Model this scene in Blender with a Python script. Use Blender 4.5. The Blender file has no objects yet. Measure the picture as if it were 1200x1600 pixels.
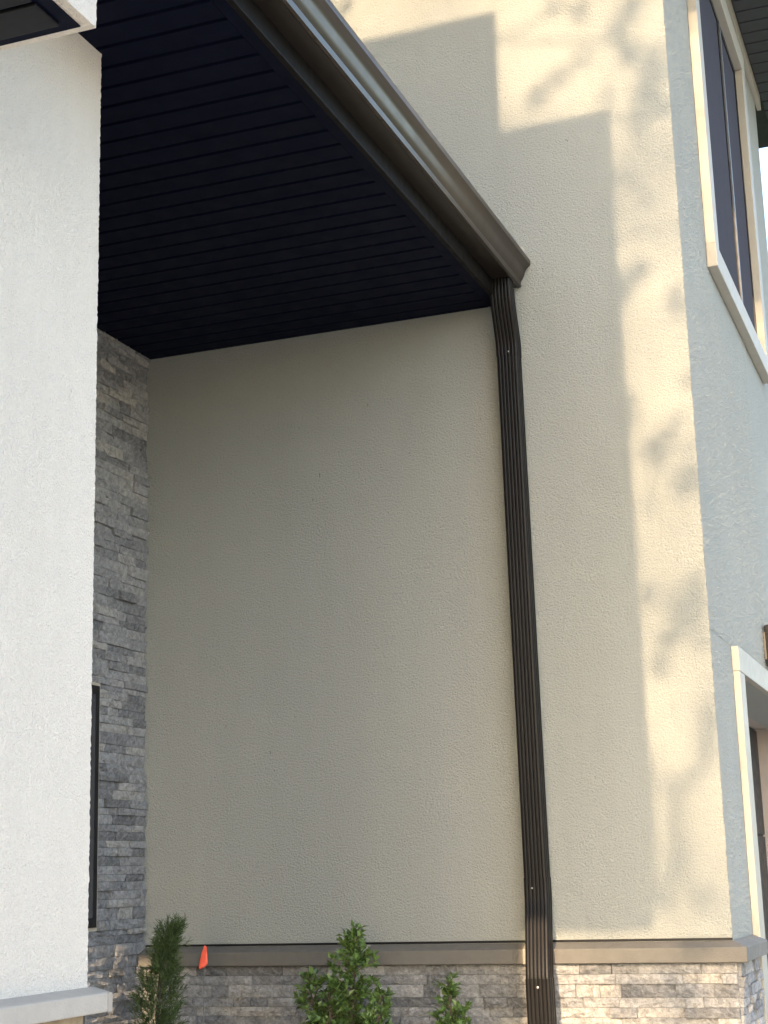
import bpy, math, random
from mathutils import Matrix, Vector
random.seed(7)
sc = bpy.context.scene
col = sc.collection
R = math.radians

# ------------------------------------------------------------------ camera
cam_d = bpy.data.cameras.new('camera')
cam = bpy.data.objects.new('camera', cam_d); col.objects.link(cam)
f = 2455.0
n = Vector((950, -545, -f)).normalized()
zv = Vector((-299, 10615, -f)); zv = (zv - n * zv.dot(n)).normalized()
xv = n.cross(zv)
M = Matrix((xv, n, zv))
cam.matrix_world = Matrix.Translation((0, 0, 1.6)) @ M.to_4x4()
cam_d.sensor_fit = 'HORIZONTAL'; cam_d.sensor_width = 36.0; cam_d.lens = 36.0 * f / 1200.0
cam_d.clip_start = 0.05; cam_d.clip_end = 2000
sc.camera = cam

# ------------------------------------------------------------------ light
SUN_EL, SUN_AZ = R(25.0), R(2.5)          # azimuth: how far the sun stands to the right of straight behind
to_sun = Vector((math.sin(SUN_AZ) * math.cos(SUN_EL), -math.cos(SUN_AZ) * math.cos(SUN_EL), math.sin(SUN_EL)))
w = bpy.data.worlds.new('World'); sc.world = w; w.use_nodes = True
wn = w.node_tree.nodes; wl = w.node_tree.links
bg = wn['Background']
sky = wn.new('ShaderNodeTexSky'); sky.sky_type = 'NISHITA'; sky.sun_disc = False
sky.sun_elevation = SUN_EL; sky.sun_rotation = math.pi - SUN_AZ
sky.air_density = 1.0; sky.dust_density = 2.4; sky.ozone_density = 0.2
wl.new(sky.outputs[0], bg.inputs[0]); bg.inputs[1].default_value = 0.15
sd = bpy.data.lights.new('sun', 'SUN'); sd.energy = 2.05; sd.angle = R(0.5); sd.color = (1.0, 0.71, 0.43)
so = bpy.data.objects.new('sun', sd); col.objects.link(so)
so.rotation_euler = (-to_sun).to_track_quat('-Z', 'Y').to_euler()
so.location = to_sun * 30
vs = sc.view_settings
vs.view_transform = 'Standard'; vs.look = 'None'; vs.gamma = 1.0; vs.use_curve_mapping = False
vs.exposure = 2.34
sc.cycles.use_denoising = True
sc.cycles.max_bounces = 8; sc.cycles.diffuse_bounces = 6

# ------------------------------------------------------------------ materials
class NT:
    def __init__(s, name):
        s.m = bpy.data.materials.new(name); s.m.use_nodes = True
        s.t = s.m.node_tree; s.b = s.t.nodes['Principled BSDF']; s.out = s.t.nodes['Material Output']
    def n(s, typ, **kw):
        nd = s.t.nodes.new(typ)
        for k, v in kw.items():
            if k.startswith('i_'): nd.inputs[k[2:].replace('_', ' ')].default_value = v
            else: setattr(nd, k, v)
        return nd
    def l(s, a, b): s.t.links.new(a, b)
    def pos(s, sx=1, sy=1, sz=1, rnd=False):
        g = s.n('ShaderNodeNewGeometry')
        mp = s.n('ShaderNodeMapping'); mp.inputs['Scale'].default_value = (sx, sy, sz)
        s.l(g.outputs['Position'], mp.inputs['Vector'])
        if rnd:
            oi = s.n('ShaderNodeObjectInfo'); mu = s.n('ShaderNodeMath', operation='MULTIPLY'); mu.inputs[1].default_value = 37.0
            s.l(oi.outputs['Random'], mu.inputs[0]); s.l(mu.outputs[0], mp.inputs['Location'])
        return mp.outputs[0]
    def noise(s, v, scale, detail=3, rough=0.55):
        nd = s.n('ShaderNodeTexNoise'); nd.inputs['Scale'].default_value = scale
        nd.inputs['Detail'].default_value = detail; nd.inputs['Roughness'].default_value = rough
        s.l(v, nd.inputs['Vector']); return nd.outputs['Fac']
    def ramp(s, v, stops):
        r = s.n('ShaderNodeValToRGB'); e = r.color_ramp.elements
        while len(e) < len(stops): e.new(0.5)
        for el, (p, c) in zip(e, stops): el.position = p; el.color = (*c, 1) if len(c) == 3 else c
        s.l(v, r.inputs[0]); return r.outputs[0]
    def mix(s, fac, a, b, mode='MIX'):
        m = s.n('ShaderNodeMix', data_type='RGBA', blend_type=mode)
        for i, v in ((0, fac), (6, a), (7, b)):
            if hasattr(v, 'is_linked') or hasattr(v, 'links'): s.l(v, m.inputs[i])
            else: m.inputs[i].default_value = v if i == 0 else (*v, 1)
        return m.outputs[2]
    def math(s, op, a, b=None):
        m = s.n('ShaderNodeMath', operation=op)
        for i, v in ((0, a), (1, b)):
            if v is None: continue
            if hasattr(v, 'links'): s.l(v, m.inputs[i])
            else: m.inputs[i].default_value = v
        return m.outputs[0]
    def bump(s, h, dist, strength=1.0):
        b = s.n('ShaderNodeBump'); b.inputs['Distance'].default_value = dist; b.inputs['Strength'].default_value = strength
        s.l(h, b.inputs['Height']); s.l(b.outputs[0], s.b.inputs['Normal'])
    def set(s, color=None, rough=None, metal=None, spec=None):
        if color is not None:
            if hasattr(color, 'links'): s.l(color, s.b.inputs['Base Color'])
            else: s.b.inputs['Base Color'].default_value = (*color, 1)
        if rough is not None:
            if hasattr(rough, 'links'): s.l(rough, s.b.inputs['Roughness'])
            else: s.b.inputs['Roughness'].default_value = rough
        if metal is not None: s.b.inputs['Metallic'].default_value = metal
        if spec is not None: s.b.inputs['Specular IOR Level'].default_value = spec
        return s.m

def stucco(name, c, amp=0.004, specks=True):
    t = NT(name); p = t.pos()
    # wormy trowelled grain: warped noise ridges over fine sand
    warp = t.n('ShaderNodeTexNoise'); warp.inputs['Scale'].default_value = 70; t.l(p, warp.inputs['Vector'])
    vm = t.n('ShaderNodeVectorMath', operation='MULTIPLY_ADD'); vm.inputs[1].default_value = (0.007,) * 3
    t.l(warp.outputs['Color'], vm.inputs[0]); t.l(p, vm.inputs[2])
    n1 = t.noise(vm.outputs[0], 165, 3, 0.62)
    n2 = t.noise(vm.outputs[0], 380, 2, 0.6)
    n3 = t.noise(p, 6, 2)
    r1 = t.ramp(n1, [(0.30, (0, 0, 0)), (0.68, (1, 1, 1))])
    h = t.math('ADD', t.math('MULTIPLY', r1, 0.75), t.math('MULTIPLY', n2, 0.6))
    h = t.math('ADD', h, t.math('MULTIPLY', n3, 0.5))
    big = t.noise(p, 1.1, 4)
    cc = t.mix(big, tuple(x * 0.92 for x in c), tuple(min(1, x * 1.06) for x in c))
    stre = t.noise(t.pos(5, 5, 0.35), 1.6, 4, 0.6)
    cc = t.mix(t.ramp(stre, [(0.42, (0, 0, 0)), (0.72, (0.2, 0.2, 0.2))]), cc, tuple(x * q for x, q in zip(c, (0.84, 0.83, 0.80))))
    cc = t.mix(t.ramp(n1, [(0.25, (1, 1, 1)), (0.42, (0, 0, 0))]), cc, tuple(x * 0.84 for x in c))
    if specks:
        sp = t.noise(t.pos(1, 1, 0.6), 38, 2, 0.7)
        area = t.ramp(t.noise(p, 1.7, 2), [(0.5, (0, 0, 0)), (0.62, (1, 1, 1))])
        k = t.math('MULTIPLY', t.ramp(sp, [(0.735, (0, 0, 0)), (0.76, (1, 1, 1))]), area)
        cc = t.mix(t.math('MULTIPLY', k, 0.55), cc, (0.09, 0.075, 0.055))
    t.set(cc, 0.92, spec=0.25); t.bump(h, amp)
    return t.m

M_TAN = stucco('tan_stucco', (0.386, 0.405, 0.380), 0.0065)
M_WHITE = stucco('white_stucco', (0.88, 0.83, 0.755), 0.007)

def stone_mat(name):
    t = NT(name); oi = t.n('ShaderNodeObjectInfo')
    p = t.pos(rnd=True)
    base = t.ramp(oi.outputs['Random'], [(0.0, (0.20, 0.205, 0.212)), (0.3, (0.31, 0.316, 0.323)), (0.6, (0.375, 0.38, 0.383)), (0.85, (0.43, 0.428, 0.42)), (1.0, (0.50, 0.485, 0.45))])
    nn = t.noise(p, 38, 6, 0.75)
    c = t.mix(t.ramp(nn, [(0.3, (0, 0, 0)), (0.7, (1, 1, 1))]), (0.44, 0.44, 0.45), (1.18, 1.17, 1.155))
    base = t.mix(1.0, base, c, 'MULTIPLY')
    wv = t.n('ShaderNodeTexWave'); wv.inputs['Scale'].default_value = 13; wv.inputs['Distortion'].default_value = 7
    wv.inputs['Detail'].default_value = 3; wv.inputs['Detail Scale'].default_value = 2.2
    mp = t.n('ShaderNodeMapping'); mp.inputs['Rotation'].default_value = (0.5, 0.6, 0.9); t.l(p, mp.inputs[0]); t.l(mp.outputs[0], wv.inputs['Vector'])
    v = t.ramp(wv.outputs['Fac'], [(0.80, (0, 0, 0)), (0.98, (1, 1, 1))])
    base = t.mix(t.math('MULTIPLY', v, 0.22), base, (0.50, 0.50, 0.49))
    t.set(base, 0.82, spec=0.35)
    h = t.math('ADD', t.noise(p, 45, 6, 0.72), t.math('MULTIPLY', t.noise(p, 14, 2), 0.6))
    t.bump(h, 0.02)
    return t.m
M_STONE = stone_mat('split_face_stone')
def stone_warm(name):
    t = NT(name); nn = t.noise(t.pos(rnd=True), 20, 5)
    t.set(t.mix(nn, (0.16, 0.12, 0.07), (0.36, 0.29, 0.20)), 0.85); t.bump(nn, 0.01); return t.m
M_STONE_W = stone_warm('tan_split_stone')
def plain(name, c, rough=0.6, metal=0.0, var=0.12, scale=8, bump=0.0, bscale=60, spec=0.5, rnd=False):
    t = NT(name); p = t.pos(rnd=rnd); nn = t.noise(p, scale, 4)
    cc = t.mix(nn, tuple(x * (1 - var) for x in c), tuple(min(1, x * (1 + var)) for x in c))
    rr = t.ramp(t.noise(p, scale * 2.7, 3), [(0.3, (rough * 0.85,) * 3), (0.7, (min(1, rough * 1.12),) * 3)])
    t.set(cc, rr, metal, spec)
    if bump: t.bump(t.noise(p, bscale, 4), bump)
    return t.m
M_BACK = plain('dark_mortar', (0.07, 0.07, 0.075), 0.95)  # dark mortar backing seen in the joints between stones
M_LEDGE = plain('cast_ledge', (0.122, 0.116, 0.103), 0.7, var=0.16, scale=14, bump=0.002, bscale=220)
M_LEDGE_L = plain('pale_cast_ledge', (0.37, 0.345, 0.31), 0.75, var=0.14, scale=14, bump=0.002, bscale=220)
M_CAULK = plain('caulk', (0.30, 0.28, 0.25), 0.6)
M_SOFFIT = plain('black_soffit', (0.0028, 0.0041, 0.0125), 0.5, var=0.2, scale=5, spec=0.05, rnd=True)
M_SOFFIT3 = plain('dark_block_soffit', (0.010, 0.0105, 0.013), 0.5, var=0.15, scale=5, spec=0.15)
M_SOFFIT2 = plain('charcoal_soffit', (0.028, 0.028, 0.036), 0.45, var=0.15, scale=5, rnd=True)
M_FASCIA = plain('bronze_fascia', (0.006, 0.0053, 0.0050), 0.5, var=0.2, spec=0.12)
M_BRONZE = plain('bronze_gutter', (0.013, 0.0108, 0.0095), 0.34, 0.0, var=0.06, scale=4, bump=0.0003, bscale=5, spec=0.65)
M_BRONZE.node_tree.nodes['Principled BSDF'].inputs['Specular Tint'].default_value = (1.0, 0.84, 0.70, 1)
M_DS = plain('bronze_downspout', (0.0068, 0.0063, 0.0064), 0.40, 0.0, var=0.08, scale=5, spec=0.17)
M_SCREW = plain('zinc_screw', (0.45, 0.44, 0.42), 0.35, 0.9)
M_SHINGLE = plain('dark_shingle', (0.035, 0.034, 0.035), 0.9, bump=0.004)
M_TRIM = plain('painted_trim', (0.335, 0.318, 0.272), 0.6, var=0.05, bump=0.001, bscale=150)
M_FRAME = plain('black_window_frame', (0.010, 0.010, 0.012), 0.4, spec=0.25)
M_SILVER = plain('bright_window_bead', (0.10, 0.105, 0.115), 0.5, 0.0)
M_BEAD = plain('beige_window_bead', (0.42, 0.37, 0.29), 0.6)
M_DOOR = plain('dark_garage_door', (0.012, 0.012, 0.014), 0.5)
M_REVEAL = plain('taupe_reveal', (0.34, 0.30, 0.27), 0.75)
M_BRICKDARK = plain('lamp_bronze', (0.05, 0.046, 0.043), 0.4, 0.2)
def glass(name, c, rough=0.04):
    t = NT(name); t.set(c, rough, 0.0, 0.9); t.bump(t.noise(t.pos(), 1.3, 1), 0.002); return t.m
M_GLASS = glass('tinted_glass', (0.035, 0.037, 0.045), 0.06)
M_SCREEN = plain('insect_screen', (0.066, 0.068, 0.084), 0.9, var=0.05, spec=0.0)
M_FLAGM = plain('orange_flag', (1.0, 0.15, 0.085), 0.55, var=0.05)
M_WIRE = plain('flag_wire', (0.2, 0.2, 0.2), 0.4, 0.8)
M_CONC = plain('concrete', (0.50, 0.475, 0.43), 0.85, var=0.1, scale=3, bump=0.003, bscale=120)
M_MULCH = plain('mulch', (0.13, 0.095, 0.065), 0.95, var=0.5, scale=40, bump=0.03, bscale=50)
M_GRASS = plain('lawn', (0.06, 0.085, 0.03), 0.95, var=0.35, scale=3, bump=0.03, bscale=60)
M_BARK = plain('bark', (0.09, 0.07, 0.055), 0.9, var=0.3, scale=20, bump=0.01, bscale=40)
def leaf_mat(name, a, b, tr=0.3, rough=0.45):
    t = NT(name); g = t.n('ShaderNodeNewGeometry')
    v = g.outputs['Random Per Island']
    c = t.mix(v, a, b); t.set(c, rough, spec=0.45)
    trn = t.n('ShaderNodeBsdfTranslucent'); t.l(t.mix(1.0, c, (1.4, 1.5, 0.6), 'MULTIPLY'), trn.inputs[0])
    ms = t.n('ShaderNodeMixShader'); ms.inputs[0].default_value = tr
    t.l(t.b.outputs[0], ms.inputs[1]); t.l(trn.outputs[0], ms.inputs[2]); t.l(ms.outputs[0], t.out.inputs[0])
    return t.m
M_HOLLY = leaf_mat('holly_leaf', (0.036, 0.074, 0.020), (0.155, 0.25, 0.07), 0.2, 0.35)
M_CEDAR = leaf_mat('arborvitae_spray', (0.028, 0.052, 0.020), (0.10, 0.15, 0.05), 0.2, 0.6)
M_OAK = leaf_mat('oak_leaf', (0.035, 0.06, 0.018), (0.09, 0.12, 0.03), 0.25)

# ------------------------------------------------------------------ mesh helpers
class MB:
    def __init__(s): s.v = []; s.f = []
    def quad(s, *p):
        i = len(s.v); s.v += [tuple(q) for q in p]; s.f.append(tuple(range(i, i + len(p))))
    def box(s, x0, x1, y0, y1, z0, z1):
        i = len(s.v)
        s.v += [(x0, y0, z0), (x1, y0, z0), (x1, y1, z0), (x0, y1, z0), (x0, y0, z1), (x1, y0, z1), (x1, y1, z1), (x0, y1, z1)]
        for q in ((0, 3, 2, 1), (4, 5, 6, 7), (0, 1, 5, 4), (1, 2, 6, 5), (2, 3, 7, 6), (3, 0, 4, 7)): s.f.append(tuple(i + k for k in q))
        return s
    def prism(s, prof, axis, a, b):
        """prof: list of 2D points; extruded along axis ('x': prof is (y,z), 'y': (x,z), 'z': (x,y))"""
        k = len(prof); i = len(s.v)
        def P(p, t): return {'x': (t, p[0], p[1]), 'y': (p[0], t, p[1]), 'z': (p[0], p[1], t)}[axis]
        s.v += [P(p, a) for p in prof] + [P(p, b) for p in prof]
        s.f.append(tuple(i + q for q in range(k))[::-1]); s.f.append(tuple(i + k + q for q in range(k)))
        for q in range(k): s.f.append((i + q, i + (q + 1) % k, i + k + (q + 1) % k, i + k + q))
        return s
    def tube(s, pts, rad, seg=8, cap=True):
        """pts list of Vector, rad list"""
        rings = []
        for j, p in enumerate(pts):
            d = (pts[min(j + 1, len(pts) - 1)] - pts[max(j - 1, 0)]).normalized()
            a = d.orthogonal().normalized() if j == 0 else (a - d * a.dot(d)).normalized()
            b = d.cross(a); i = len(s.v)
            for q in range(seg):
                t = 2 * math.pi * q / seg
                s.v.append(tuple(p + (a * math.cos(t) + b * math.sin(t)) * rad[j]))
            rings.append(i)
        for r0, r1 in zip(rings, rings[1:]):
            for q in range(seg): s.f.append((r0 + q, r0 + (q + 1) % seg, r1 + (q + 1) % seg, r1 + q))
        if cap:
            s.f.append(tuple(rings[0] + q for q in range(seg))[::-1]); s.f.append(tuple(rings[-1] + q for q in range(seg)))
        return s
    def mesh(s, name, mat, smooth=None):
        me = bpy.data.meshes.new(name); me.from_pydata(s.v, [], s.f); me.update()
        import bmesh
        bm = bmesh.new(); bm.from_mesh(me); bmesh.ops.recalc_face_normals(bm, faces=bm.faces); bm.to_mesh(me); bm.free()
        me.materials.append(mat)
        if smooth is not None:
            me.polygons.foreach_set('use_smooth', [True] * len(me.polygons)); me.set_sharp_from_angle(angle=R(smooth))
        return me
    def build(s, name, mat, parent=None, bevel=0.0, smooth=None, **tags):
        o = bpy.data.objects.new(name, s.mesh(name, mat, smooth)); col.objects.link(o)
        adopt(o, parent)
        if bevel:
            b = o.modifiers.new('bevel', 'BEVEL'); b.width = bevel; b.segments = 2; b.limit_method = 'ANGLE'
        tag(o, **tags)
        return o
def adopt(o, parent):
    if parent is None: return
    o.parent = parent
    o.matrix_parent_inverse = Matrix.Translation(-WPOS.get(parent.name, Vector((0, 0, 0))))
WPOS = {}
def tag(o, label=None, category=None, group=None, kind=None):
    for k, v in (('label', label), ('category', category), ('group', group), ('kind', kind)):
        if v: o[k] = v
def thing(name, loc, label, category, group=None):
    o = bpy.data.objects.new(name, None); col.objects.link(o); o.location = loc; o.empty_display_size = 0.1
    WPOS[o.name] = Vector(loc); tag(o, label, category, group); return o

YA, XB, XL = 5.80, -0.884, -3.245        # main wall plane, side wall plane, stone return plane
ZS = 3.84                                # porch soffit

# ------------------------------------------------------------------ ground
def sheet(name, x0, x1, y0, y1, z, mat, nx=1, ny=1, hf=None, kind='structure'):
    m = MB()
    for j in range(ny + 1):
        for i in range(nx + 1):
            x = x0 + (x1 - x0) * i / nx; y = y0 + (y1 - y0) * j / ny
            m.v.append((x, y, z + (hf(x, y) if hf else 0)))
    for j in range(ny):
        for i in range(nx):
            a = j * (nx + 1) + i; m.f.append((a, a + 1, a + nx + 2, a + nx + 1))
    return m.build(name, mat, kind=kind)
sheet('ground', -300, 300, -300, 300, 0, M_GRASS)
sheet('bounce_driveway', -0.6, 14.0, -5.0, 14, 0.006, M_CONC)  # unseen pale concrete, laid out to bounce light onto the walls
sheet('bounce_walk', -3.2, -0.62, 1.25, 4.33, 0.012, M_CONC)  # unseen slab added to bounce light up into the porch
def bedh(x, y):
    e = min((x + 3.24) / 0.15, (-0.66 - x) / 0.25, (y - 4.35) / 0.5, 1.0)
    return 0.55 * max(0, min(1, e)) ** 0.6 + 0.015 * math.sin(x * 23) * math.cos(y * 19)
sheet('planting_bed', -3.24, -0.66, 4.35, 5.80, 0.008, M_MULCH, 60, 36, bedh)

# ------------------------------------------------------------------ house
house = thing('house', (-2.0, 5.8, 0), 'modern house with pale stucco walls, dark soffits and grey stone base', 'house')

def holed_wall(name, mat, us, zs_, holes, place, d0, d1, jit=0.0, jcol=None):
    """grid wall; holes = (u0,u1,z0,z1); place(u, depth, z) -> xyz; d0 outer depth, d1 inner depth"""
    us = sorted(set(us)); zz = sorted(set(zs_)); m = MB(); idx = {}
    rng = random.Random(3)
    def V(i, j, k):
        if (i, j, k) not in idx:
            u, z = us[i], zz[j]
            if jit and k == 0 and jcol is not None and i in jcol: u += rng.uniform(-jit, jit)
            idx[(i, j, k)] = len(m.v); m.v.append(place(u, (d0, d1)[k], z))
        return idx[(i, j, k)]
    def solid(i, j):
        if i < 0 or j < 0 or i >= len(us) - 1 or j >= len(zz) - 1: return False
        u = (us[i] + us[i + 1]) / 2; z = (zz[j] + zz[j + 1]) / 2
        return not any(a < u < b and c < z < d for a, b, c, d in holes)
    for i in range(len(us) - 1):
        for j in range(len(zz) - 1):
            if not solid(i, j): continue
            for k in (0, 1): m.f.append((V(i, j, k), V(i + 1, j, k), V(i + 1, j + 1, k), V(i, j + 1, k)))
            if not solid(i - 1, j): m.f.append((V(i, j, 0), V(i, j + 1, 0), V(i, j + 1, 1), V(i, j, 1)))
            if not solid(i + 1, j): m.f.append((V(i + 1, j, 0), V(i + 1, j + 1, 0), V(i + 1, j + 1, 1), V(i + 1, j, 1)))
            if not solid(i, j - 1): m.f.append((V(i, j, 0), V(i + 1, j, 0), V(i + 1, j, 1), V(i, j, 1)))
            if not solid(i, j + 1): m.f.append((V(i, j + 1, 0), V(i + 1, j + 1, 0), V(i + 1, j + 1, 1), V(i, j + 1, 1)))
    return m.build(name, mat, house)
def steps(a, b, d):
    k = max(1, round((b - a) / d)); return [a + (b - a) * i / k for i in range(k + 1)]

# main wall with a slightly uneven plaster corner
holed_wall('wall', M_TAN, [-3.5, -2, XB - 0.012, XB], steps(0, 6.3, 0.009), [], lambda u, d, z: (u, d, z), YA, YA + 0.25, 0.0011, (3,))
# side wall with window and garage opening
WY0, WY1, WZ0, WZ1 = 6.61, 8.20, 4.245, 5.93
GY0, GY1, GZ = 6.45, 9.13, 2.36
holed_wall('side_wall', M_TAN, [YA + 0.25, WY0, WY1, GY0, GY1, 9.2], [0, GZ, WZ0, WZ1, 6.3],
           [(WY0, WY1, WZ0, WZ1), (GY0, GY1, -1, GZ)], lambda u, d, z: (d, u, z), XB, XB - 0.22)
# the plaster relief of its near end is modelled, so that grazing sun can catch the grains
from mathutils import noise as MN
def relief(y0, y1, z0, z1, st):
    ny = int((y1 - y0) / st); nz = int((z1 - z0) / st); m = MB()
    for j in range(nz + 1):
        z = z0 + (z1 - z0) * j / nz
        for i in range(ny + 1):
            y = y0 + (y1 - y0) * i / ny
            e = min(1, (ny - i) / 4, i / 3)
            h = max(0.0, MN.noise(Vector((y * 64, z * 92, 3.1))) - 0.02) * 1.0 + max(0.0, MN.noise(Vector((y * 105, z * 110, 9.7)))) * 0.35
            m.v.append((XB + 0.0006 + (0.0066 * h) * e, y, z))
    for j in range(nz):
        for i in range(ny):
            a = j * (ny + 1) + i; m.f.append((a, a + 1, a + ny + 2, a + ny + 1))
    me = bpy.data.meshes.new('plaster_relief'); me.from_pydata(m.v, [], m.f); me.update(); me.materials.append(M_TAN)
    me.polygons.foreach_set('use_smooth', [True] * len(me.polygons))
    o = bpy.data.objects.new('plaster_relief', me); col.objects.link(o); adopt(o, house); return o
relief(YA + 0.001, 6.309, 1.354, 2.459, 0.0048)
relief(YA + 0.001, 7.6, 2.462, 4.13, 0.0048)
relief(YA + 0.001, 6.486, 4.131, 6.2, 0.0048)
# stone return wall on the left of the porch (backing) and far/back walls of the house
stone_left = MB().box(XL - 0.2, XL - 0.004, 2.4, YA, 0, ZS + 0.2).build('stone_wall', M_BACK, house)
MB().box(-8, -3.5, YA, YA + 0.25, 0, 6.3).build('rear_wall', M_TAN, house)

# ---- stones: a few unit blocks with rough split faces, scaled per stone (face towards -Y, depth +Y)
def unit_stone(seed):
    rg = random.Random(seed); m = MB(); nx, nz = 4, 2; g = {}
    for j in range(nz + 1):
        for i in range(nx + 1):
            e = 0.0 if 0 < i < nx and 0 < j < nz else 1.0
            x = i / nx + (rg.uniform(-.06, .06) if 0 < i < nx else 0); z = j / nz + (rg.uniform(-.15, .15) if 0 < j < nz else 0)
            y = rg.uniform(0.0, 0.25) + (rg.uniform(0.0, 0.16) if e else 0)
            g[i, j] = len(m.v); m.v.append((x, y, z))
    for j in range(nz):
        for i in range(nx): m.f.append((g[i, j], g[i + 1, j], g[i + 1, j + 1], g[i, j + 1]))
    b = len(m.v); m.v += [(0, 1, 0), (1, 1, 0), (1, 1, 1), (0, 1, 1)]
    m.f.append(tuple([g[i, 0] for i in range(nx + 1)] + [b + 1, b])[::-1])
    m.f.append(tuple([g[i, nz] for i in range(nx + 1)] + [b + 2, b + 3]))
    m.f.append(tuple([g[0, j] for j in range(nz + 1)] + [b + 3, b])); m.f.append(tuple([g[nx, j] for j in range(nz + 1)] + [b + 2, b + 1])[::-1])
    return m
UNITS = [unit_stone(i) for i in range(10)]
UNIT_MESH = [u.mesh('stone', M_STONE) for u in UNITS]
UNIT_MESH_W = [u.mesh('stone', M_STONE_W) for u in UNITS[:3]]
class StoneRun:
    """courses of stone along u; place(u,z,depth)-> matrix"""
    def __init__(s, parent, origin, udir, ndir):   # ndir: outward normal
        s.parent = parent; s.o = Vector(origin); s.u = Vector(udir); s.nn = Vector(ndir)
    def mat(s, u, z, L, H, dep, proud):
        X = s.u; Y = -s.nn; Z = Vector((0, 0, 1))
        o = s.o + s.u * u + Z * z + s.nn * (proud)
        m = Matrix(((X.x * L, Y.x * dep, Z.x * H, o.x), (X.y * L, Y.y * dep, Z.y * H, o.y), (X.z * L, Y.z * dep, Z.z * H, o.z), (0, 0, 0, 1)))
        return m
    def stone(s, u, z, L, H, rg, meshes=None):
        dep = 0.034; proud = 0.015 + rg.choice((0, 0.001, 0.004, 0.007, 0.013))
        o = bpy.data.objects.new('stone', rg.choice(meshes or UNIT_MESH)); col.objects.link(o)
        o.parent = s.parent
        o.matrix_local = s.mat(u, z, L, H, dep, proud)
        return o
    def baked(s, m, u, z, L, H, rg):
        un = rg.choice(UNITS); T = s.mat(u, z, L, H, 0.034, 0.016 + rg.choice((0, 0, 0.003, 0.006, 0.010))); i = len(m.v)
        m.v += [tuple(T @ Vector(v)) for v in un.v]; m.f += [tuple(i + q for q in fc) for fc in un.f]
def courses(run, u0, u1, z0, z1, seed, sep, skip=None, hmean=0.033, lmin=0.07, lmax=0.24):
    """lay courses; stones for which sep(u,z) holds are objects of their own, the rest joined"""
    rg = random.Random(seed); rest = MB(); z = z0; cnt = 0
    while z < z1 - 0.008:
        H = rg.choice((0.030, 0.035, 0.037, 0.040, 0.050)) * hmean / 0.0355
        if z + H > z1 - 0.02: H = z1 - z
        u = u0
        while u < u1 - 1e-6:
            L = rg.uniform(lmin, lmax)
            if rg.random() < 0.12: L *= 0.5
            if u + L > u1 - 0.045: L = u1 - u
            if skip is None or not skip(u, u + L, z, z + H):
                g = 0.0007
                if sep(u, u + L, z, z + H): run.stone(u + g, z + g, L - 2 * g, H - 2 * g, rg); cnt += 1
                else: run.baked(rest, u + g, z + g, L - 2 * g, H - 2 * g, rg)
            u += L
        z += H
    if rest.v: rest.build('stone_courses', M_STONE, run.parent, kind='stuff')
    return cnt

# left return wall: u runs from the inner corner towards the street
LW = (5.427, 4.30, 1.43, 2.38)      # narrow window in it: y1, y0, z0, z1
runL = StoneRun(stone_left, (XL, YA - 0.002, 0), (0, -1, 0), (1, 0, 0))
near = lambda a, b, z0, z1: a < 0.36 and z1 > 1.05
cL = 0
for a, b, z0, z1, sd_ in ((0, 1.75, 0, LW[2], 11), (0, YA - LW[0] - 0.001, LW[2], LW[3], 12), (YA - LW[1], 1.75, LW[2], LW[3], 13), (0, 1.75, LW[3], ZS + 0.02, 14)):
    cL += courses(runL, a, b, z0, z1, sd_, near, lmin=0.09, lmax=0.24)
# base of main wall
stone_base = MB().box(XL + 0.001, XB, YA - 0.012, YA - 0.001, 0, 1.277).build('stone_base', M_BACK, house)
runA = StoneRun(stone_base, (XL + 0.02, YA - 0.012, 0), (1, 0, 0), (0, -1, 0))
cA = courses(runA, 0, XB + 0.012 - (XL + 0.02), 0.0, 1.277, 5, lambda a, b, z0, z1: z1 > 1.06)
# return of the base on the side wall
stone_side = MB().box(XB + 0.001, XB + 0.012, YA - 0.002, 6.26, 0, 1.277).build('stone_base_return', M_BACK, house)
runB = StoneRun(stone_side, (XB + 0.012, YA - 0.012, 0), (0, 1, 0), (1, 0, 0))
cB = courses(runB, 0, 0.47, 0.0, 1.277, 8, lambda a, b, z0, z1: z1 > 1.06, lmin=0.06, lmax=0.16)

# ---- cast ledge on top of the stone base
LP = 0.048
def ledge_prof(y):   # (y,z) section, sloped top
    return [(y, 1.279), (y - LP - 0.006, 1.279), (y - LP - 0.006, 1.331), (y - LP + 0.006, 1.3345), (y, 1.352)]
joints = [XL + 0.001, -2.258, -1.628, XB + LP + 0.006]
for i, (a, b) in enumerate(zip(joints, joints[1:])):
    if i == 2: continue
    lg = MB().prism(ledge_prof(YA), 'x', a + 0.002, b - 0.004).build('ledge', M_LEDGE, house, bevel=0.003)
    MB().prism([(p[0] - (0.0015 if p[0] < YA - 0.001 else 0), p[1] + (0.0015 if p[1] > 1.3 else -0.001)) for p in ledge_prof(YA)], 'x', b - 0.011, b + 0.007).build('caulk_joint', M_CAULK, lg, bevel=0.002)
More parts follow.
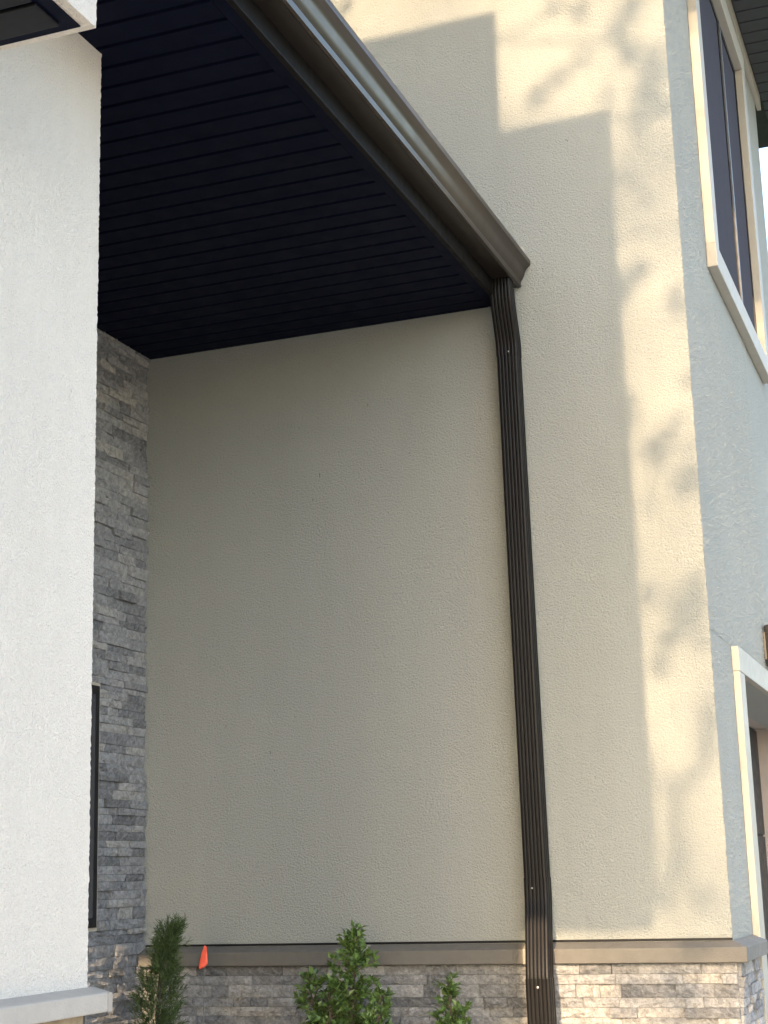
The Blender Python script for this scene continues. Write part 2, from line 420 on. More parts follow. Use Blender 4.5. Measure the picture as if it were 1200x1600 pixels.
# mitred corner pieces
def mitre_ledge():
    m = MB(); pr = ledge_prof(0); k = len(pr)
    def ring(kind):
        out = []
        for (y, z) in pr:
            d = -y
            out.append({'a': (joints[2] + 0.006, YA - d, z), 'c': (XB + d, YA - d, z)}[kind])
        return out
    for r in ('a', 'c'): m.v += ring(r)
    for q in range(k): m.f.append((q, (q + 1) % k, k + (q + 1) % k, k + q))
    m.f.append(tuple(range(k))); m.f.append(tuple(range(k, 2 * k)))
    o1 = m.build('ledge', M_LEDGE, house, bevel=0.003)
    m = MB()
    m.v += [(XB + (-y) - 0.0, YA + y + 0.0, z) for (y, z) in pr] + [(XB + (-y), 6.30, z) for (y, z) in pr]
    for q in range(k): m.f.append((q, (q + 1) % k, k + (q + 1) % k, k + q))
    m.f.append(tuple(range(k))); m.f.append(tuple(range(k, 2 * k)))
    m.v = [(x, y + (0.002 if i < k else 0), z) for i, (x, y, z) in enumerate(m.v)]
    m.build('ledge', M_LEDGE, house, bevel=0.003)
mitre_ledge()
# shade of the gap drawn as a thin black strip where stucco stops
MB().box(XL + 0.002, XB, YA - 0.003, YA - 0.0005, 1.3525, 1.361).build('gap_shade_strip', M_FRAME, house)

# ---- narrow window in the stone return wall
lwin = MB().box(XL - 0.03, XL + 0.014, LW[1], LW[0], LW[2], LW[3]).build('window', M_BEAD, house)
MB().box(XL + 0.0145, XL + 0.022, LW[1] + 0.01, LW[0] - 0.016, LW[2] + 0.014, LW[3] - 0.014).build('sash', M_FRAME, lwin)
MB().box(XL + 0.0225, XL + 0.0245, LW[1] + 0.05, LW[0] - 0.05, LW[2] + 0.05, LW[3] - 0.05).build('pane', M_GLASS, lwin)

# ------------------------------------------------------------------ porch: column, front block, soffit, roof
def rough_box(name, mat, x0, x1, y0, y1, z0, z1, corners, jit=0.0012, step=0.007):
    """upright stucco block whose vertical edges listed wander slightly"""
    rg = random.Random(len(name)); m = MB(); zz = steps(z0, z1, step); e = 0.009
    pts = [(x0, y0, 0), (x1 - e, y0, 0), (x1, y0, 1 if 1 in corners else 0), (x1, y0 + e, 0), (x1, y1 - e, 0), (x1, y1, 1 if 2 in corners else 0), (x1 - e, y1, 0), (x0, y1, 0)]
    K = len(pts)
    for z in zz:
        for (x, y, j_) in pts: m.v.append((x + j_ * rg.uniform(-jit, jit), y + j_ * rg.uniform(-jit, jit), z))
    for j in range(len(zz) - 1):
        for k in range(K): m.f.append((K * j + k, K * j + (k + 1) % K, K * j + K + (k + 1) % K, K * j + K + k))
    m.f.append(tuple(range(K))[::-1]); t = K * (len(zz) - 1); m.f.append(tuple(t + k for k in range(K)))
    return m.build(name, mat, house)
XC, YC = -2.07, 3.436
rough_box('column', M_WHITE, -3.0, XC, 2.45, YC, 1.352, ZS - 0.001, (1, 2))
# column base: stone core and pale ledge
cb = MB().box(-3.0, XC + 0.008, 2.45, YC - 0.02, 0, 1.302).build('column_base', M_BACK, house)
runC = StoneRun(cb, (XC + 0.008, 2.46, 0), (0, 1, 0), (1, 0, 0))
rgc = random.Random(4)
courses(runC, 0, YC - 0.04 - 2.46, 0, 1.20, 21, lambda *a: False)
u = 0.0
for L in (0.21, 0.16, 0.19, 0.20, 0.165):
    for k, (z, H) in enumerate(((1.20, 0.05), (1.25, 0.052))):
        runC.stone(u + 0.001 + 0.03 * k, z + 0.001, L - 0.002 - (0.03 * k if L == 0.165 else 0), H - 0.002, rgc, UNIT_MESH_W if (u > 0.4 and k == 1) or rgc.random() < .4 else None)
    u += L
MB().prism([(-3.05, 1.304), (XC + 0.05, 1.304), (XC + 0.05, 1.349), (XC + 0.042, 1.3515), (XC, 1.362), (-3.05, 1.362)], 'y', 2.40, YC + 0.03).build('column_ledge', M_LEDGE_L, house, bevel=0.004)
MB().box(XC + 0.049, XC + 0.0515, YC + 0.012, YC + 0.0315, 1.3045, 1.3485).build('ledge_end_chip', M_CAULK, house)

# front block (upper storey overhang towards the street) with recessed black soffit
BX, BY, BZ = -1.64, 2.70, 3.425
rough_box('upper_block', M_WHITE, -6.5, BX, 1.2, BY, BZ, 6.50, (1, 2))
us = MB().box(-6.4, BX - 0.026, 1.25, BY - 0.024, BZ - 0.004, BZ - 0.001).build('block_soffit', M_SOFFIT, house)
y = BY - 0.055
while y > 1.4:
    MB().box(-6.35, BX - 0.06, y - 0.093, y, BZ - 0.012, BZ - 0.0045).build('board', M_SOFFIT3, us, bevel=0.002); y -= 0.105
# unseen wing left of the camera, its blocks shaped to cast the stepped shadow
MB().box(-2.12, -1.445, 0.8, 1.199, 0, BZ + 0.294).build('shadow_pier', M_WHITE, house)
MB().box(-6.5, -0.945, 0.8, 1.5, 3.72, 6.61).build('shadow_bay', M_WHITE, house)
MB().box(-6.5, -1.385, 0.8, 1.198, 6.611, 7.30).build('shadow_parapet', M_WHITE, house)

# porch soffit: backing sheet, boards, edge trim
sof = MB().box(XL + 0.0, -1.64, BY + 0.001, YA - 0.001, ZS + 0.012, ZS + 0.03).build('porch_soffit', M_FRAME, house)
yb = 3.603 - 0.9 + 0.0
me_board = None
k = 0
y = 3.603 - 0.9
while y < YA - 0.05:
    y1 = min(y + 0.1, YA - 0.03)
    if me_board is None:
        w_ = 0.1 - 0.0
        # folded metal board: flat face, shallow v-groove on its street edge
        pr = [(0.0105, 0.011), (0.0135, 0.001), (0.0155, 0.0), (w_ - 0.002, 0.0), (w_, 0.0015), (w_, 0.0115), (0.0105, 0.0115)]
        me_board = MB().prism(pr, 'x', XL + 0.022, -1.672).mesh('board', M_SOFFIT)
    o = bpy.data.objects.new('board', me_board); col.objects.link(o); adopt(o, sof); o.location = (0, y, ZS + random.uniform(-.0004, .0004))
    if y + 0.1 > YA - 0.02: o.scale = (1, (YA - 0.022 - y) / 0.1, 1)
    y += 0.1
MB().prism([(-1.6715, ZS), (-1.635, ZS), (-1.635, ZS + 0.012), (-1.6715, ZS + 0.012)], 'y', BY + 0.002, YA - 0.004).build('edge_trim', M_SOFFIT, sof, bevel=0.001)
MB().box(XL + 0.023, -1.673, YA - 0.021, YA - 0.002, ZS - 0.001, ZS + 0.011).build('wall_trim', M_SOFFIT, sof, bevel=0.002)
# fascia
fa = MB().prism([(-1.6345, ZS - 0.002), (-1.615, ZS - 0.002), (-1.615, 4.03), (-1.6345, 4.03)], 'y', BY + 0.002, YA - 0.002).build('fascia', M_FASCIA, house, bevel=0.0025)
# porch roof
MB().prism([(-1.56, 4.031), (-3.24, 4.45), (-3.24, 4.52), (-1.56, 4.06)], 'y', BY + 0.002, YA - 0.002).build('porch_roof', M_SHINGLE, house)

# ------------------------------------------------------------------ gutter
gut = thing('gutter', (-1.55, 5.79, 3.905), 'bronze rain gutter running along the edge of the porch roof', 'gutter')
outer = [(-1.6145, 3.99), (-1.6145, 3.905), (-1.545, 3.902), (-1.538, 3.905), (-1.534, 3.913), (-1.532, 3.926), (-1.524, 3.936), (-1.518, 3.948), (-1.514, 3.962),
         (-1.508, 3.974), (-1.497, 3.984), (-1.490, 3.990), (-1.489, 4.004), (-1.491, 4.013), (-1.498, 4.016), (-1.505, 4.013)]
inner = [(x - 0.0015 if x > -1.6 else x + 0.0015, z + (0.0015 if z < 4.0 else -0.0015)) for x, z in outer]
prof = outer + inner[::-1]
MB().prism(prof, 'y', BY - 1.0, YA - 0.006).build('trough', M_BRONZE, gut, smooth=25)
MB().prism([(x, z) for x, z in outer[:-1]] , 'y', YA - 0.0105, YA - 0.0065).build('end_cap', M_BRONZE, gut)
MB().prism([(-1.541, 3.8985), (-1.531, 3.9015), (-1.5295, 3.907), (-1.5335, 3.913), (-1.537, 3.905), (-1.545, 3.9015)], 'y', BY - 1.0, YA - 0.008).build('bottom_bead', M_BRONZE, gut, smooth=40)
# kick-out flashing by the wall, and hidden hangers inside
m = MB()
m.v += [(-1.545, YA - 0.03, 4.02), (-1.492, YA - 0.03, 4.018), (-1.520, YA - 0.002, 4.075), (-1.552, YA - 0.002, 4.08), (-1.545, YA - 0.0315, 4.02), (-1.492, YA - 0.0315, 4.018), (-1.520, YA - 0.0035, 4.075), (-1.552, YA - 0.0035, 4.08)]
m.f += [(0, 1, 2, 3), (7, 6, 5, 4), (0, 4, 5, 1), (1, 5, 6, 2), (2, 6, 7, 3), (3, 7, 4, 0)]
m.build('flashing', M_TRIM, gut)
for yy in (3.2, 3.9, 4.6, 5.3): MB().box(-1.612, -1.494, yy, yy + 0.02, 4.004, 4.008).build('hanger', M_SCREW, gut)

# ------------------------------------------------------------------ downspout
ds = thing('downspout', (-1.57, 5.72, 0.55), 'dark bronze ribbed downspout running down the wall from the gutter end', 'downspout')
def ds_profile(w_, d_):
    """closed outline, front towards -y, five flutes in front, two on each side"""
    pts = []; r = 0.009; N = 60
    for i in range(N + 1):                      # front, left to right
        t = i / N; x = -w_ / 2 + r + (w_ - 2 * r) * t
        ph = (i % 12) / 12; fl = max(0.0, math.sin((ph - 0.3) / 0.4 * math.pi)) if 0.3 < ph < 0.7 else 0.0
        pts.append((x, -d_ / 2 + 0.0026 * fl))
    def arc(cx, cy, a0):
        for i in range(1, 5): a = a0 + i / 5 * math.pi / 2; pts.append((cx + r * math.cos(a), cy + r * math.sin(a)))
    arc(w_ / 2 - r, -d_ / 2 + r, -math.pi / 2)
    for i in range(11):
        t = i / 10; pts.append((w_ / 2 - 0.003 * max(0, math.sin(t * 4 * math.pi - math.pi / 2)), -d_ / 2 + r + (d_ - 2 * r) * t))
    arc(w_ / 2 - r, d_ / 2 - r, 0)
    pts.append((w_ / 2 - r, d_ / 2)); pts.append((-w_ / 2 + r, d_ / 2))
    arc(-w_ / 2 + r, d_ / 2 - r, math.pi / 2)
    for i in range(11):
        t = i / 10; pts.append((-w_ / 2 + 0.003 * max(0, math.sin(t * 4 * math.pi - math.pi / 2)), d_ / 2 - r - (d_ - 2 * r) * t))
    arc(-w_ / 2 + r, -d_ / 2 + r, math.pi)
    return pts
def sweep(name, path, w_, d_, mat=None, crimp=None):
    """path: (x, y, z) centre points, going down; section turned in the y-z plane"""
    pr = ds_profile(w_, d_); m = MB(); k = len(pr); P = [Vector(p) for p in path]
    for j, p in enumerate(P):
        d0 = (P[j] - P[j - 1]).normalized() if j else (P[1] - P[0]).normalized()
        d1 = (P[j + 1] - P[j]).normalized() if j < len(P) - 1 else d0
        t = (d0 + d1).normalized(); c = max(0.6, t.dot(d0))
        nrm = Vector((0, -t.z, t.y)).normalized()       # 'back' direction (+y when t = -z)
        s = 1.0
        for (x, y) in pr: m.v.append(tuple(p + Vector((1, 0, 0)) * x * s + nrm * y / c * s))
    for j in range(len(P) - 1):
        for q in range(k): m.f.append((j * k + q, j * k + (q + 1) % k, (j + 1) * k + (q + 1) % k, (j + 1) * k + q))
    m.f.append(tuple(range(k))); m.f.append(tuple((len(P) - 1) * k + q for q in range(k))[::-1])
    return m.build(name, mat or M_DS, ds, smooth=32)
DW, DD = 0.086, 0.066
def bend(a, b, c, nseg=6, r=0.35):
    """round the corner a-b-c"""
    a, b, c = Vector(a), Vector(b), Vector(c); p = b + (a - b) * r; q = b + (c - b) * r
    return [tuple(p.lerp(b, t).lerp(b.lerp(q, t), t)) for t in [i / nseg for i in range(nseg + 1)]]
tx, bx = -1.586, -1.571
e0, e1, e2, e3 = (tx, 5.695, 3.912), (tx, 5.695, 3.82), (tx + .001, 5.752, 3.66), (tx + .001, 5.752, 3.585)
sweep('outlet', [(tx, 5.695, 3.918), (tx, 5.695, 3.82)], DW - 0.002, DD - 0.002)
sweep('elbow', [(tx, 5.695, 3.868)] + bend(e0, e1, e2) + bend(e1, e2, e3) + [(tx + .001, 5.752, 3.60)], DW + 0.003, DD + 0.003)
sweep('pipe', [(tx + .001, 5.753, 3.63), (bx, 5.753, 1.47)], DW, DD)
lx = -1.553
g0, g1, g2, g3 = (bx, 5.752, 1.56), (bx, 5.752, 1.50), (lx - .004, 5.668, 1.245), (lx - .003, 5.666, 1.19)
sweep('elbow', [(bx, 5.752, 1.585)] + bend(g0, g1, g2) + bend(g1, g2, g3) + [(lx - .003, 5.666, 1.215)], DW + 0.003, DD + 0.003)
sweep('pipe', [(lx - .003, 5.666, 1.235), (lx, 5.666, 0.75), (lx, 5.666, 0.62)], DW + 0.006, DD + 0.006)
def screw(p, r=0.0042):
    m = MB(); i = [Vector(p) + Vector((0, -d, 0)) for d in (0, 0.0015, 0.0032)]
    m.tube(i, [r * 1.25, r * 1.25, r * 0.7], 8).build('screw', M_SCREW, ds, smooth=40)
screw((lx - 0.003, 5.666 - DD / 2 - 0.0030, 1.205)); screw((bx - 0.012, 5.752 - DD / 2 - 0.002, 1.548), 0.003); screw((tx + .008, 5.752 - DD / 2 - 0.0015, 3.612), 0.003)

# ------------------------------------------------------------------ side wall: window, garage opening, eave
win = MB().box(XB - 0.05, XB + 0.004, WY0 + 0.001, WY0 + 0.03, WZ0 + 0.001, WZ1 - 0.001)
win.box(XB - 0.05, XB + 0.004, WY1 - 0.03, WY1 - 0.001, WZ0 + 0.001, WZ1 - 0.001)
win.box(XB - 0.05, XB + 0.004, WY0 + 0.03, WY1 - 0.03, WZ0 + 0.001, WZ0 + 0.03); win.box(XB - 0.05, XB + 0.004, WY0 + 0.03, WY1 - 0.03, WZ1 - 0.03, WZ1 - 0.001)
win = win.build('upper_window', M_FRAME, house)
MB().box(XB - 0.03, XB - 0.002, WY0 + 0.031, 7.575, WZ0 + 0.031, WZ1 - 0.031).build('pane', M_SCREEN, win)
MB().box(XB - 0.03, XB - 0.002, 7.665, WY1 - 0.031, WZ0 + 0.031, WZ1 - 0.031).build('pane', M_SCREEN, win)
MB().box(XB - 0.04, XB + 0.003, 7.577, 7.663, WZ0 + 0.031, WZ1 - 0.031).build('mullion', M_FRAME, win)
MB().box(XB + 0.0035, XB + 0.010, 7.596, 7.626, WZ0 + 0.031, WZ1 - 0.031).build('bead', M_SILVER, win)
MB().box(XB + 0.0035, XB + 0.007, 7.640, 7.652, WZ0 + 0.031, WZ1 - 0.031).build('bead', M_SILVER, win)
T, TW = 0.042, 0.115
MB().box(XB + 0.0005, XB + T, WY0 - TW, WY0, WZ0 - 0.001, WZ1 + 0.001).build('jamb_trim', M_TRIM, win, bevel=0.003)
MB().box(XB + 0.0005, XB + T, WY1, WY1 + TW, WZ0 - 0.001, WZ1 + 0.001).build('jamb_trim', M_TRIM, win, bevel=0.003)
MB().box(XB + 0.0005, XB + T + 0.002, WY0 - TW - 0.004, WY1 + TW + 0.004, WZ1 + 0.002, WZ1 + 0.13).build('head_trim', M_TRIM, win, bevel=0.003)
MB().box(XB + 0.0005, XB + T + 0.004, WY0 - TW - 0.006, WY1 + TW + 0.006, WZ0 - 0.11, WZ0 - 0.002).build('sill', M_TRIM, win, bevel=0.004)

gar = MB().box(XB - 0.32, XB - 0.30, GY0 - 0.3, GY1 + 0.07, 0, GZ + 0.06).build('garage_door', M_DOOR, house)
for k in range(4):
    MB().box(XB - 0.2995, XB - 0.285, GY0, GY1 - 0.01, 0.02 + k * 0.585, 0.02 + k * 0.585 + 0.575).build('panel', M_DOOR, gar, bevel=0.004)
MB().box(XB - 0.299, XB - 0.2205, GY0 - 0.02, GY1, GZ + 0.001, GZ + 0.05).build('opening_ceiling', M_REVEAL, house)
MB().box(XB - 0.299, XB - 0.2205, GY1 + 0.0005, GY1 + 0.06, 0, GZ + 0.05).build('far_jamb', M_REVEAL, house)
MB().box(XB - 0.299, XB - 0.2205, GY0 - 0.06, GY0 - 0.0005, 0, GZ).build('near_jamb', M_REVEAL, house)
gt = 0.028
MB().box(XB + 0.0005, XB + gt, GY0 - 0.14, GY0 - 0.001, 0, GZ).build('opening_trim', M_TRIM, house, bevel=0.002)
MB().box(XB + 0.0005, XB + gt + 0.0015, GY0 - 0.14, GY1 + 0.12, GZ + 0.001, GZ + 0.10).build('opening_trim', M_TRIM, house, bevel=0.002)

# eave over the side wall
EZ = 6.30; OV = 0.75
ev = MB().box(XB - 0.3, XB + OV, YA - 1.35, 10.02, EZ + 0.014, EZ + 0.03).build('eave_soffit', M_FRAME, house)
y = 8.221 - 0.127 * 26
pr = [(0.011, 0.012), (0.0145, 0.001), (0.017, 0.0), (0.125, 0.0), (0.127, 0.0015), (0.127, 0.0135), (0.011, 0.0135)]
meb = MB().prism(pr, 'x', XB + 0.03, XB + OV - 0.02).mesh('board', M_SOFFIT2)
while y < 9.9:
    o = bpy.data.objects.new('board', meb); col.objects.link(o); adopt(o, ev); o.location = (0, y, EZ); y += 0.127
MB().box(XB + 0.0005, XB + 0.025, YA - 0.4, 9.3, EZ - 0.09, EZ + 0.013).build('frieze_trim', M_TRIM, house, bevel=0.002)
MB().box(XB + OV - 0.018, XB + OV + 0.01, YA - 1.35, 10.02, EZ - 0.01, EZ + 0.2).build('eave_fascia', M_FASCIA, house)
MB().box(-6, XB - 0.301, YA - 1.35, YA + 0.2, EZ + 0.001, EZ + 0.03).build('front_eave_soffit', M_SOFFIT2, house)
MB().prism([(-6, EZ + 0.031), (XB + OV + 0.05, EZ + 0.031), (XB + OV + 0.05, EZ + 0.2), (-2, EZ + 1.6), (-6, EZ + 1.6)], 'y', YA - 1.4, 10.1).build('main_roof', M_SHINGLE, house)

# ------------------------------------------------------------------ wall lamp on side wall
lamp = thing('wall_lamp', (XB, 7.2, 2.585), 'bronze cylinder wall lamp beside the garage opening', 'wall lamp')
c = Vector((XB + 0.056, 7.40, 0))
MB().tube([c + Vector((0, 0, z)) for z in (2.50, 2.502, 2.69, 2.692)], [0.046, 0.05, 0.05, 0.046], 28).build('body', M_BRICKDARK, lamp, smooth=40)
MB().box(XB + 0.0005, XB + 0.014, 7.375, 7.425, 2.53, 2.66).build('back_plate', M_BRICKDARK, lamp, bevel=0.003)
MB().box(XB + 0.0145, XB + 0.03, 7.385, 7.415, 2.57, 2.62).build('arm', M_BRICKDARK, lamp)

# ------------------------------------------------------------------ plants
def leaf(m, p, d, up, L, W, fold=0.25):
    d = d.normalized(); s = d.cross(up)
    if s.length < 1e-3: s = d.orthogonal()
    s.normalize(); nn = s.cross(d)
    a = p; b = p + d * L * 0.45 + s * W / 2 + nn * W * fold; c = p + d * L - nn * L * 0.08; e = p + d * L * 0.45 - s * W / 2 + nn * W * fold; g = p + d * L * 0.5
    i = len(m.v); m.v += [tuple(q) for q in (a, b, c, e, g)]
    m.f += [(i, i + 1, i + 4), (i + 1, i + 2, i + 4), (i + 2, i + 3, i + 4), (i + 3, i, i + 4)]
def rdir(rg):
    z = rg.uniform(-1, 1); t = rg.uniform(0, 2 * math.pi); r = math.sqrt(1 - z * z); return Vector((r * math.cos(t), r * math.sin(t), z))
def raw(m, name, mat, parent):
    me = bpy.data.meshes.new(name); me.from_pydata(m.v, [], m.f); me.update(); me.materials.append(mat)
    o = bpy.data.objects.new(name, me); col.objects.link(o); adopt(o, parent); return o
def shrub(base, stems, label, seed, lsize=0.030):
    """stems: list of (top xyz, spread radius, number of twigs)"""
    rg = random.Random(seed); t = thing('holly_shrub', base, label, 'shrub', 'leafy shrubs in the bed'); B = Vector(base)
    wood = MB(); lv = MB()
    for top, rad, nt in stems:
        top = Vector(top); ax = top - B
        pts = [B + ax * s + Vector((math.sin(s * 5 + seed), math.cos(s * 4), 0)) * 0.008 * s for s in (0, .25, .5, .75, 1)]
        wood.tube(pts, [.009, .007, .005, .0035, .0015], 6)
        for k in range(nt):
            s = 0.18 + 0.84 * (k + rg.random()) / nt; s = min(s, 1.0)
            p0 = B + ax * s
            env = rad * (1.08 - s) ** 0.62 * (1.0 if s < .9 else .8) + 0.015
            d = rdir(rg); d.z = abs(d.z) * 0.7 + 0.25; d.normalize()
            Lt = env * rg.uniform(0.55, 1.15); tip = p0 + d * Lt
            wood.tube([p0, (p0 + tip) / 2 + Vector((0, 0, .004)), tip], [.0025, .0018, .001], 4, False)
            for q in range(max(6, int(Lt / 0.0042))):
                u_ = rg.uniform(0.25, 1.05); p = p0.lerp(tip, u_); ld = (rdir(rg) + d * 0.9 + Vector((0, 0, .25))).normalized()
                z_ = lsize * rg.uniform(0.6, 1.15)
                leaf(lv, p, ld, rdir(rg) + Vector((0, 0, 1.2)), z_, z_ * rg.uniform(.45, .6))
    raw(lv, 'foliage', M_HOLLY, t); raw(wood, 'stem', M_BARK, t)
    return t
BED = 0.54
shrub((-2.21, 5.42, BED), [((-2.165, 5.42, 1.39), 0.20, 150), ((-2.34, 5.40, 1.25), 0.16, 95), ((-2.08, 5.45, 1.19), 0.14, 80), ((-2.25, 5.36, 1.20), 0.16, 85)], 'taller glossy leafed shrub with a pointed top in front of the stone base', 2)
shrub((-1.80, 5.44, BED), [((-1.825, 5.44, 1.22), 0.13, 90), ((-1.765, 5.42, 1.12), 0.11, 55), ((-1.87, 5.44, 1.11), 0.10, 45)], 'smaller glossy leafed shrub close to the downspout', 9)

def conifer(base, seed):
    rg = random.Random(seed); B = Vector(base)
    t = thing('arborvitae', base, 'narrow feathery evergreen with a leaning tip in the stone corner', 'evergreen', None)
    H = 0.925; lv = MB(); wood = MB()
    def axis(s): return B + Vector((0.012 * math.sin(s * 7) + 0.055 * s ** 3 - 0.02 * s, 0.01 * math.cos(s * 5), H * s))
    wood.tube([axis(s / 8) for s in range(9)], [.014 * (1 - s / 9) + .002 for s in range(9)], 7)
    for k in range(900):
        s = 0.04 + 0.95 * (k / 900) ** 0.9
        env = (0.130 * (1 - s) ** 0.5 + 0.045) * (0.86 + 0.24 * math.sin(s * 19 + 1.0) * (0.5 if s < .4 else 1.0))
        th = rg.uniform(0, 2 * math.pi); out = Vector((math.cos(th), math.sin(th), 0))
        r0 = env * rg.uniform(0.15, 0.85); p0 = axis(s) + out * r0 * 0.6 + Vector((0, 0, -0.02))
        d = (out * rg.uniform(.35, 1.0) + Vector((rg.uniform(-.25, .25), 0, rg.uniform(.5, 1.3)))).normalized(); L = rg.uniform(0.04, 0.085) * (1.0 if s < .8 else .7)
        for q in range(22):
            u_ = rg.random(); p = p0 + d * L * u_ + out * 0.004
            dd = (d * 1.0 + rdir(rg) * 0.75 + Vector((0, 0, -.12 * u_))).normalized(); l = rg.uniform(.012, .030); w_ = rg.uniform(.0016, .0034)
            sd_ = dd.cross(rdir(rg))
            if sd_.length < 1e-3: continue
            sd_.normalize(); i = len(lv.v); lv.v += [tuple(p - sd_ * w_ * .5), tuple(p + sd_ * w_ * .5), tuple(p + dd * l + sd_ * w_ * .2), tuple(p + dd * l - sd_ * w_ * .2)]; lv.f.append((i, i + 1, i + 2, i + 3))
    raw(lv, 'foliage', M_CEDAR, t); raw(wood, 'trunk', M_BARK, t)
conifer((-2.965, 5.45, BED), 5)

# ------------------------------------------------------------------ marker flag
fl = thing('marker_flag', (-2.785, 5.44, BED), 'small orange marker flag hanging on a thin wire by the ledge', 'flag')
MB().tube([Vector((-2.785, 5.44, BED - .05)), Vector((-2.783, 5.44, 1.1)), Vector((-2.776, 5.44, 1.372))], [.0012] * 3, 6).build('wire', M_WIRE, fl)
m = MB(); rows = 9; cw = [(0.006, 0.016), (0.001, .018), (-.004, .0185), (-.008, .019), (-.011, .0192), (-.014, .0195), (-.0165, .019), (-.018, .009), (-.0185, -.012)]
for j, (a, b) in enumerate(cw):
    z = 1.368 - 0.082 * j / (rows - 1)
    for i in range(5):
        t_ = i / 4; x = -2.783 + a + (b - a) * t_
        m.v.append((x, 5.437 + 0.0025 * math.sin(t_ * 4 + j * .35), z + 0.004 * (1 - t_)))
for j in range(rows - 1):
    for i in range(4): q = j * 5 + i; m.f.append((q, q + 1, q + 6, q + 5))
fo = m.build('pennant', M_FLAGM, fl, smooth=60)
sm = fo.modifiers.new('solid', 'SOLIDIFY'); sm.thickness = 0.0006

# ------------------------------------------------------------------ trees (behind the camera: some dapple the wall, others are added to cut light)
def tree(base, H, crown_c, crown_r, nclump, label, seed, lsz=0.11, nleaf=46, crad=0.34, gaps=()):
    rg = random.Random(seed); B = Vector(base); t = thing('shade_tree', base, label, 'tree', 'yard trees')
    wood = MB(); lv = MB(); C = Vector(crown_c)
    top = Vector((C.x, C.y, C.z + crown_r[2] * 0.6))
    trunk = [B.lerp(top, s) + Vector((math.sin(s * 6 + seed) * .15, math.cos(s * 5) * .15, 0)) * s for s in [i / 8 for i in range(9)]]
    wood.tube(trunk, [0.26 * (1 - i / 8.6) + .03 for i in range(9)], 10)
    for k in range(nclump):
        d = rdir(rg); r = rg.random() ** 0.4
        c_ = C + Vector((d.x * crown_r[0], d.y * crown_r[1], d.z * crown_r[2])) * r
        s = max(0.25, min(0.95, (c_.z - B.z) / (top.z - B.z) - 0.12)); root = trunk[int(s * 8)]
        if k % 3 == 0: wood.tube([root, (root + c_) / 2 + Vector((0, 0, .25)), c_], [.05, .03, .008], 5, False)
        cr = crad * rg.uniform(.6, 1.3)
        for q in range(nleaf):
            o_ = rdir(rg) * cr * rg.random() ** 0.5; o_.z *= 0.7
            if gaps:
                lx_, lz_ = lands(c_ + o_)
                if any(a < lx_ < b and c < lz_ < d_ for a, b, c, d_ in gaps): continue
            z_ = lsz * rg.uniform(.7, 1.25); leaf(lv, c_ + o_, rdir(rg), rdir(rg), z_, z_ * .6)
    raw(lv, 'crown', M_OAK, t); raw(wood, 'trunk', M_BARK, t)
# overhanging tree beside the drive: its hanging twigs put the leaf shadows on the corner of the wall
SPOTS = [(990, 12, 20), (965, 45, 20), (985, 85, 22), (1022, 105, 28), (1012, 145, 26), (1030, 160, 22), (905, 95, 12), (875, 120, 14), (848, 142, 14), (830, 160, 12), (945, 152, 9),
         (905, 20, 14), (865, 8, 12), (1000, 195, 12), (962, 275, 12), (992, 285, 9), (1015, 312, 9), (1000, 418, 15), (982, 440, 18), (970, 462, 18), (1056, 462, 13), (1060, 480, 12), (984, 628, 16), (990, 655, 10),
         (1060, 650, 9), (1040, 675, 11), (1020, 700, 18), (1022, 722, 14), (1080, 745, 20), (1062, 765, 12), (1015, 788, 8), (1020, 925, 10), (1046, 940, 12), (1085, 918, 20), (1082, 950, 24), (1075, 985, 24),
         (1042, 1005, 18), (1032, 1045, 12), (1100, 1000, 14), (1106, 1110, 14), (1104, 1140, 16), (1104, 1170, 16), (1092, 1200, 10), (1075, 1218, 10), (1060, 1232, 12), (1010, 1188, 12), (1028, 1210, 10), (1062, 1270, 13),
         (1062, 1300, 13), (1060, 1330, 15), (1058, 1362, 16), (1035, 1385, 15), (1015, 1400, 14), (1090, 1395, 10), (1110, 1405, 10), (1040, 1410, 10), (1080, 1490, 14), (1095, 1495, 13), (1115, 1490, 10), (1045, 1535, 18), (1060, 1550, 20),
         (1075, 1540, 16), (990, 1545, 16), (975, 1560, 14), (1055, 1580, 22), (1010, 1570, 12), (1085, 1575, 16)]
def on_wall(px, py):
    d = M @ Vector((px - 600, 800 - py, -f)); return Vector((0, 0, 1.6)) + d * (YA / d.y)
def lands(p):                                     # where the shadow of p falls on the main wall plane
    t = (YA - p.y) / to_sun.y; q = p + to_sun * t; return q.x, q.z
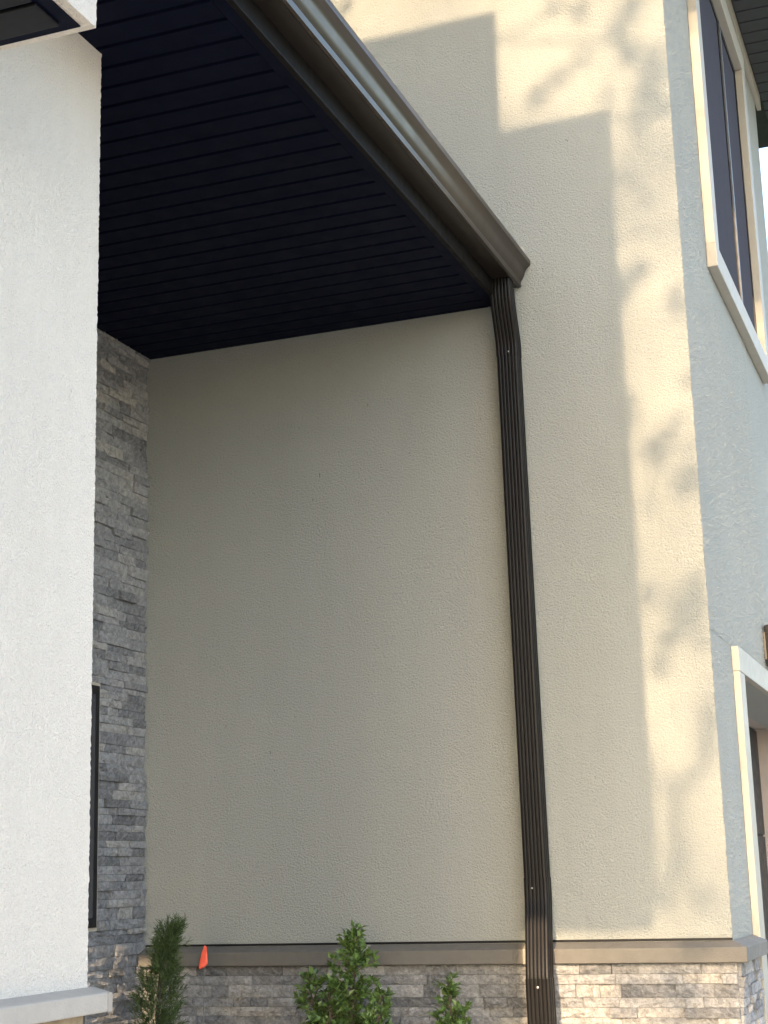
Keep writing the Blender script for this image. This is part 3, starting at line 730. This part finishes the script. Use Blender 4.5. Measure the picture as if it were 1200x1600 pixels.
def hanging_tree(base, seed):
    rg = random.Random(seed); B = Vector(base)
    t = thing('shade_tree', base, 'slender tree beside the drive whose twigs overhang the house corner', 'tree', 'yard trees')
    wood = MB(); lv = MB(); top = Vector((0.8, -2.2, 11.5))
    trunk = [B.lerp(top, s) + Vector((math.sin(s * 5) * .2, math.cos(s * 4) * .15, 0)) * s for s in [i / 10 for i in range(11)]]
    wood.tube(trunk, [0.15 * (1 - i / 10.6) + .012 for i in range(11)], 10)
    def twig_to(c_):
        root = min(trunk[4:], key=lambda q: (q - c_).length + abs(q.z - c_.z + 0.4))
        wood.tube([root, (root + c_) / 2 + Vector((0, 0, .18)), c_], [.020, .010, .003], 5, False)
    for k, (px, py, r) in enumerate(SPOTS):
        tt = rg.uniform(9.2, 11.2); c_ = on_wall(px, py) + to_sun * tt; rw = r * 0.0029
        if k % 14 == 0: twig_to(c_)
        for q in range(int(7 + 8.0 * (rw / 0.028) ** 2)):
            o_ = rdir(rg) * rw * rg.random() ** 0.6; z_ = rg.uniform(.035, .06)
            d_ = rdir(rg); lv_c = c_ + o_ - d_ * z_ * .5
            leaf(lv, lv_c, d_, to_sun + rdir(rg) * .9, z_, z_ * .55)
    cnt = 0
    while cnt < 460:
        d = rdir(rg); r = rg.random() ** 0.45; c_ = Vector((0.9, -2.4, 8.7)) + Vector((d.x * 3.6, d.y * 2.1, d.z * 3.2)) * r
        x, z = lands(c_)
        if (-2.2 < x < -0.42 and 0.8 < z < 5.6) or c_.z < 4.6: continue
        cnt += 1
        if cnt % 3 == 0: twig_to(c_)
        for q in range(40):
            o_ = rdir(rg) * .24 * rg.random() ** 0.5; z_ = rg.uniform(.05, .085); leaf(lv, c_ + o_, rdir(rg), rdir(rg), z_, z_ * .55)
    # thin sprays that break up the grazing light on the side wall
    for k in range(7):
        c_ = Vector((rg.uniform(-.88, -.80), YA, rg.uniform(1.2, 5.2))) + to_sun * rg.uniform(7.4, 8.6)
        for q in range(7):
            o_ = rdir(rg) * .06 * rg.random() ** 0.5; z_ = rg.uniform(.045, .07); leaf(lv, c_ + o_, rdir(rg), to_sun + rdir(rg), z_, z_ * .55)
    raw(lv, 'crown', M_OAK, t); raw(wood, 'trunk', M_BARK, t)
hanging_tree((2.9, -4.2, 0), 3)
# unseen tree added on the sun's line to thin the light; gaps leave bright patches
tree((5.5, -23.5, 0), 21, (2.3, -23.0, 16.6), (3.8, 2.6, 4.6), 330, 'unseen tall airy tree added to thin the sunlight', 3, lsz=0.10, nleaf=44, crad=0.75, gaps=((-1.75, -1.48, 0.7, 1.5), (-1.62, -1.28, 4.62, 5.4), (-1.16, -1.02, 2.0, 2.45), (-1.02, -0.90, 3.25, 3.7)))
tree((-11.0, -17.0, 0), 14, (-10.0, -17.0, 9.0), (5.0, 3.5, 5.2), 420, 'unseen wide leafy tree added on the left to block low sky', 43, crad=0.55)  # added out of view to keep low front sky off the wall
tree((5.6, -17.0, 0), 14, (6.0, -17.0, 9.0), (4.6, 3.5, 5.4), 420, 'unseen wide leafy tree added on the right to block low sky', 53, crad=0.55)  # its counterpart, also added to darken the front sky
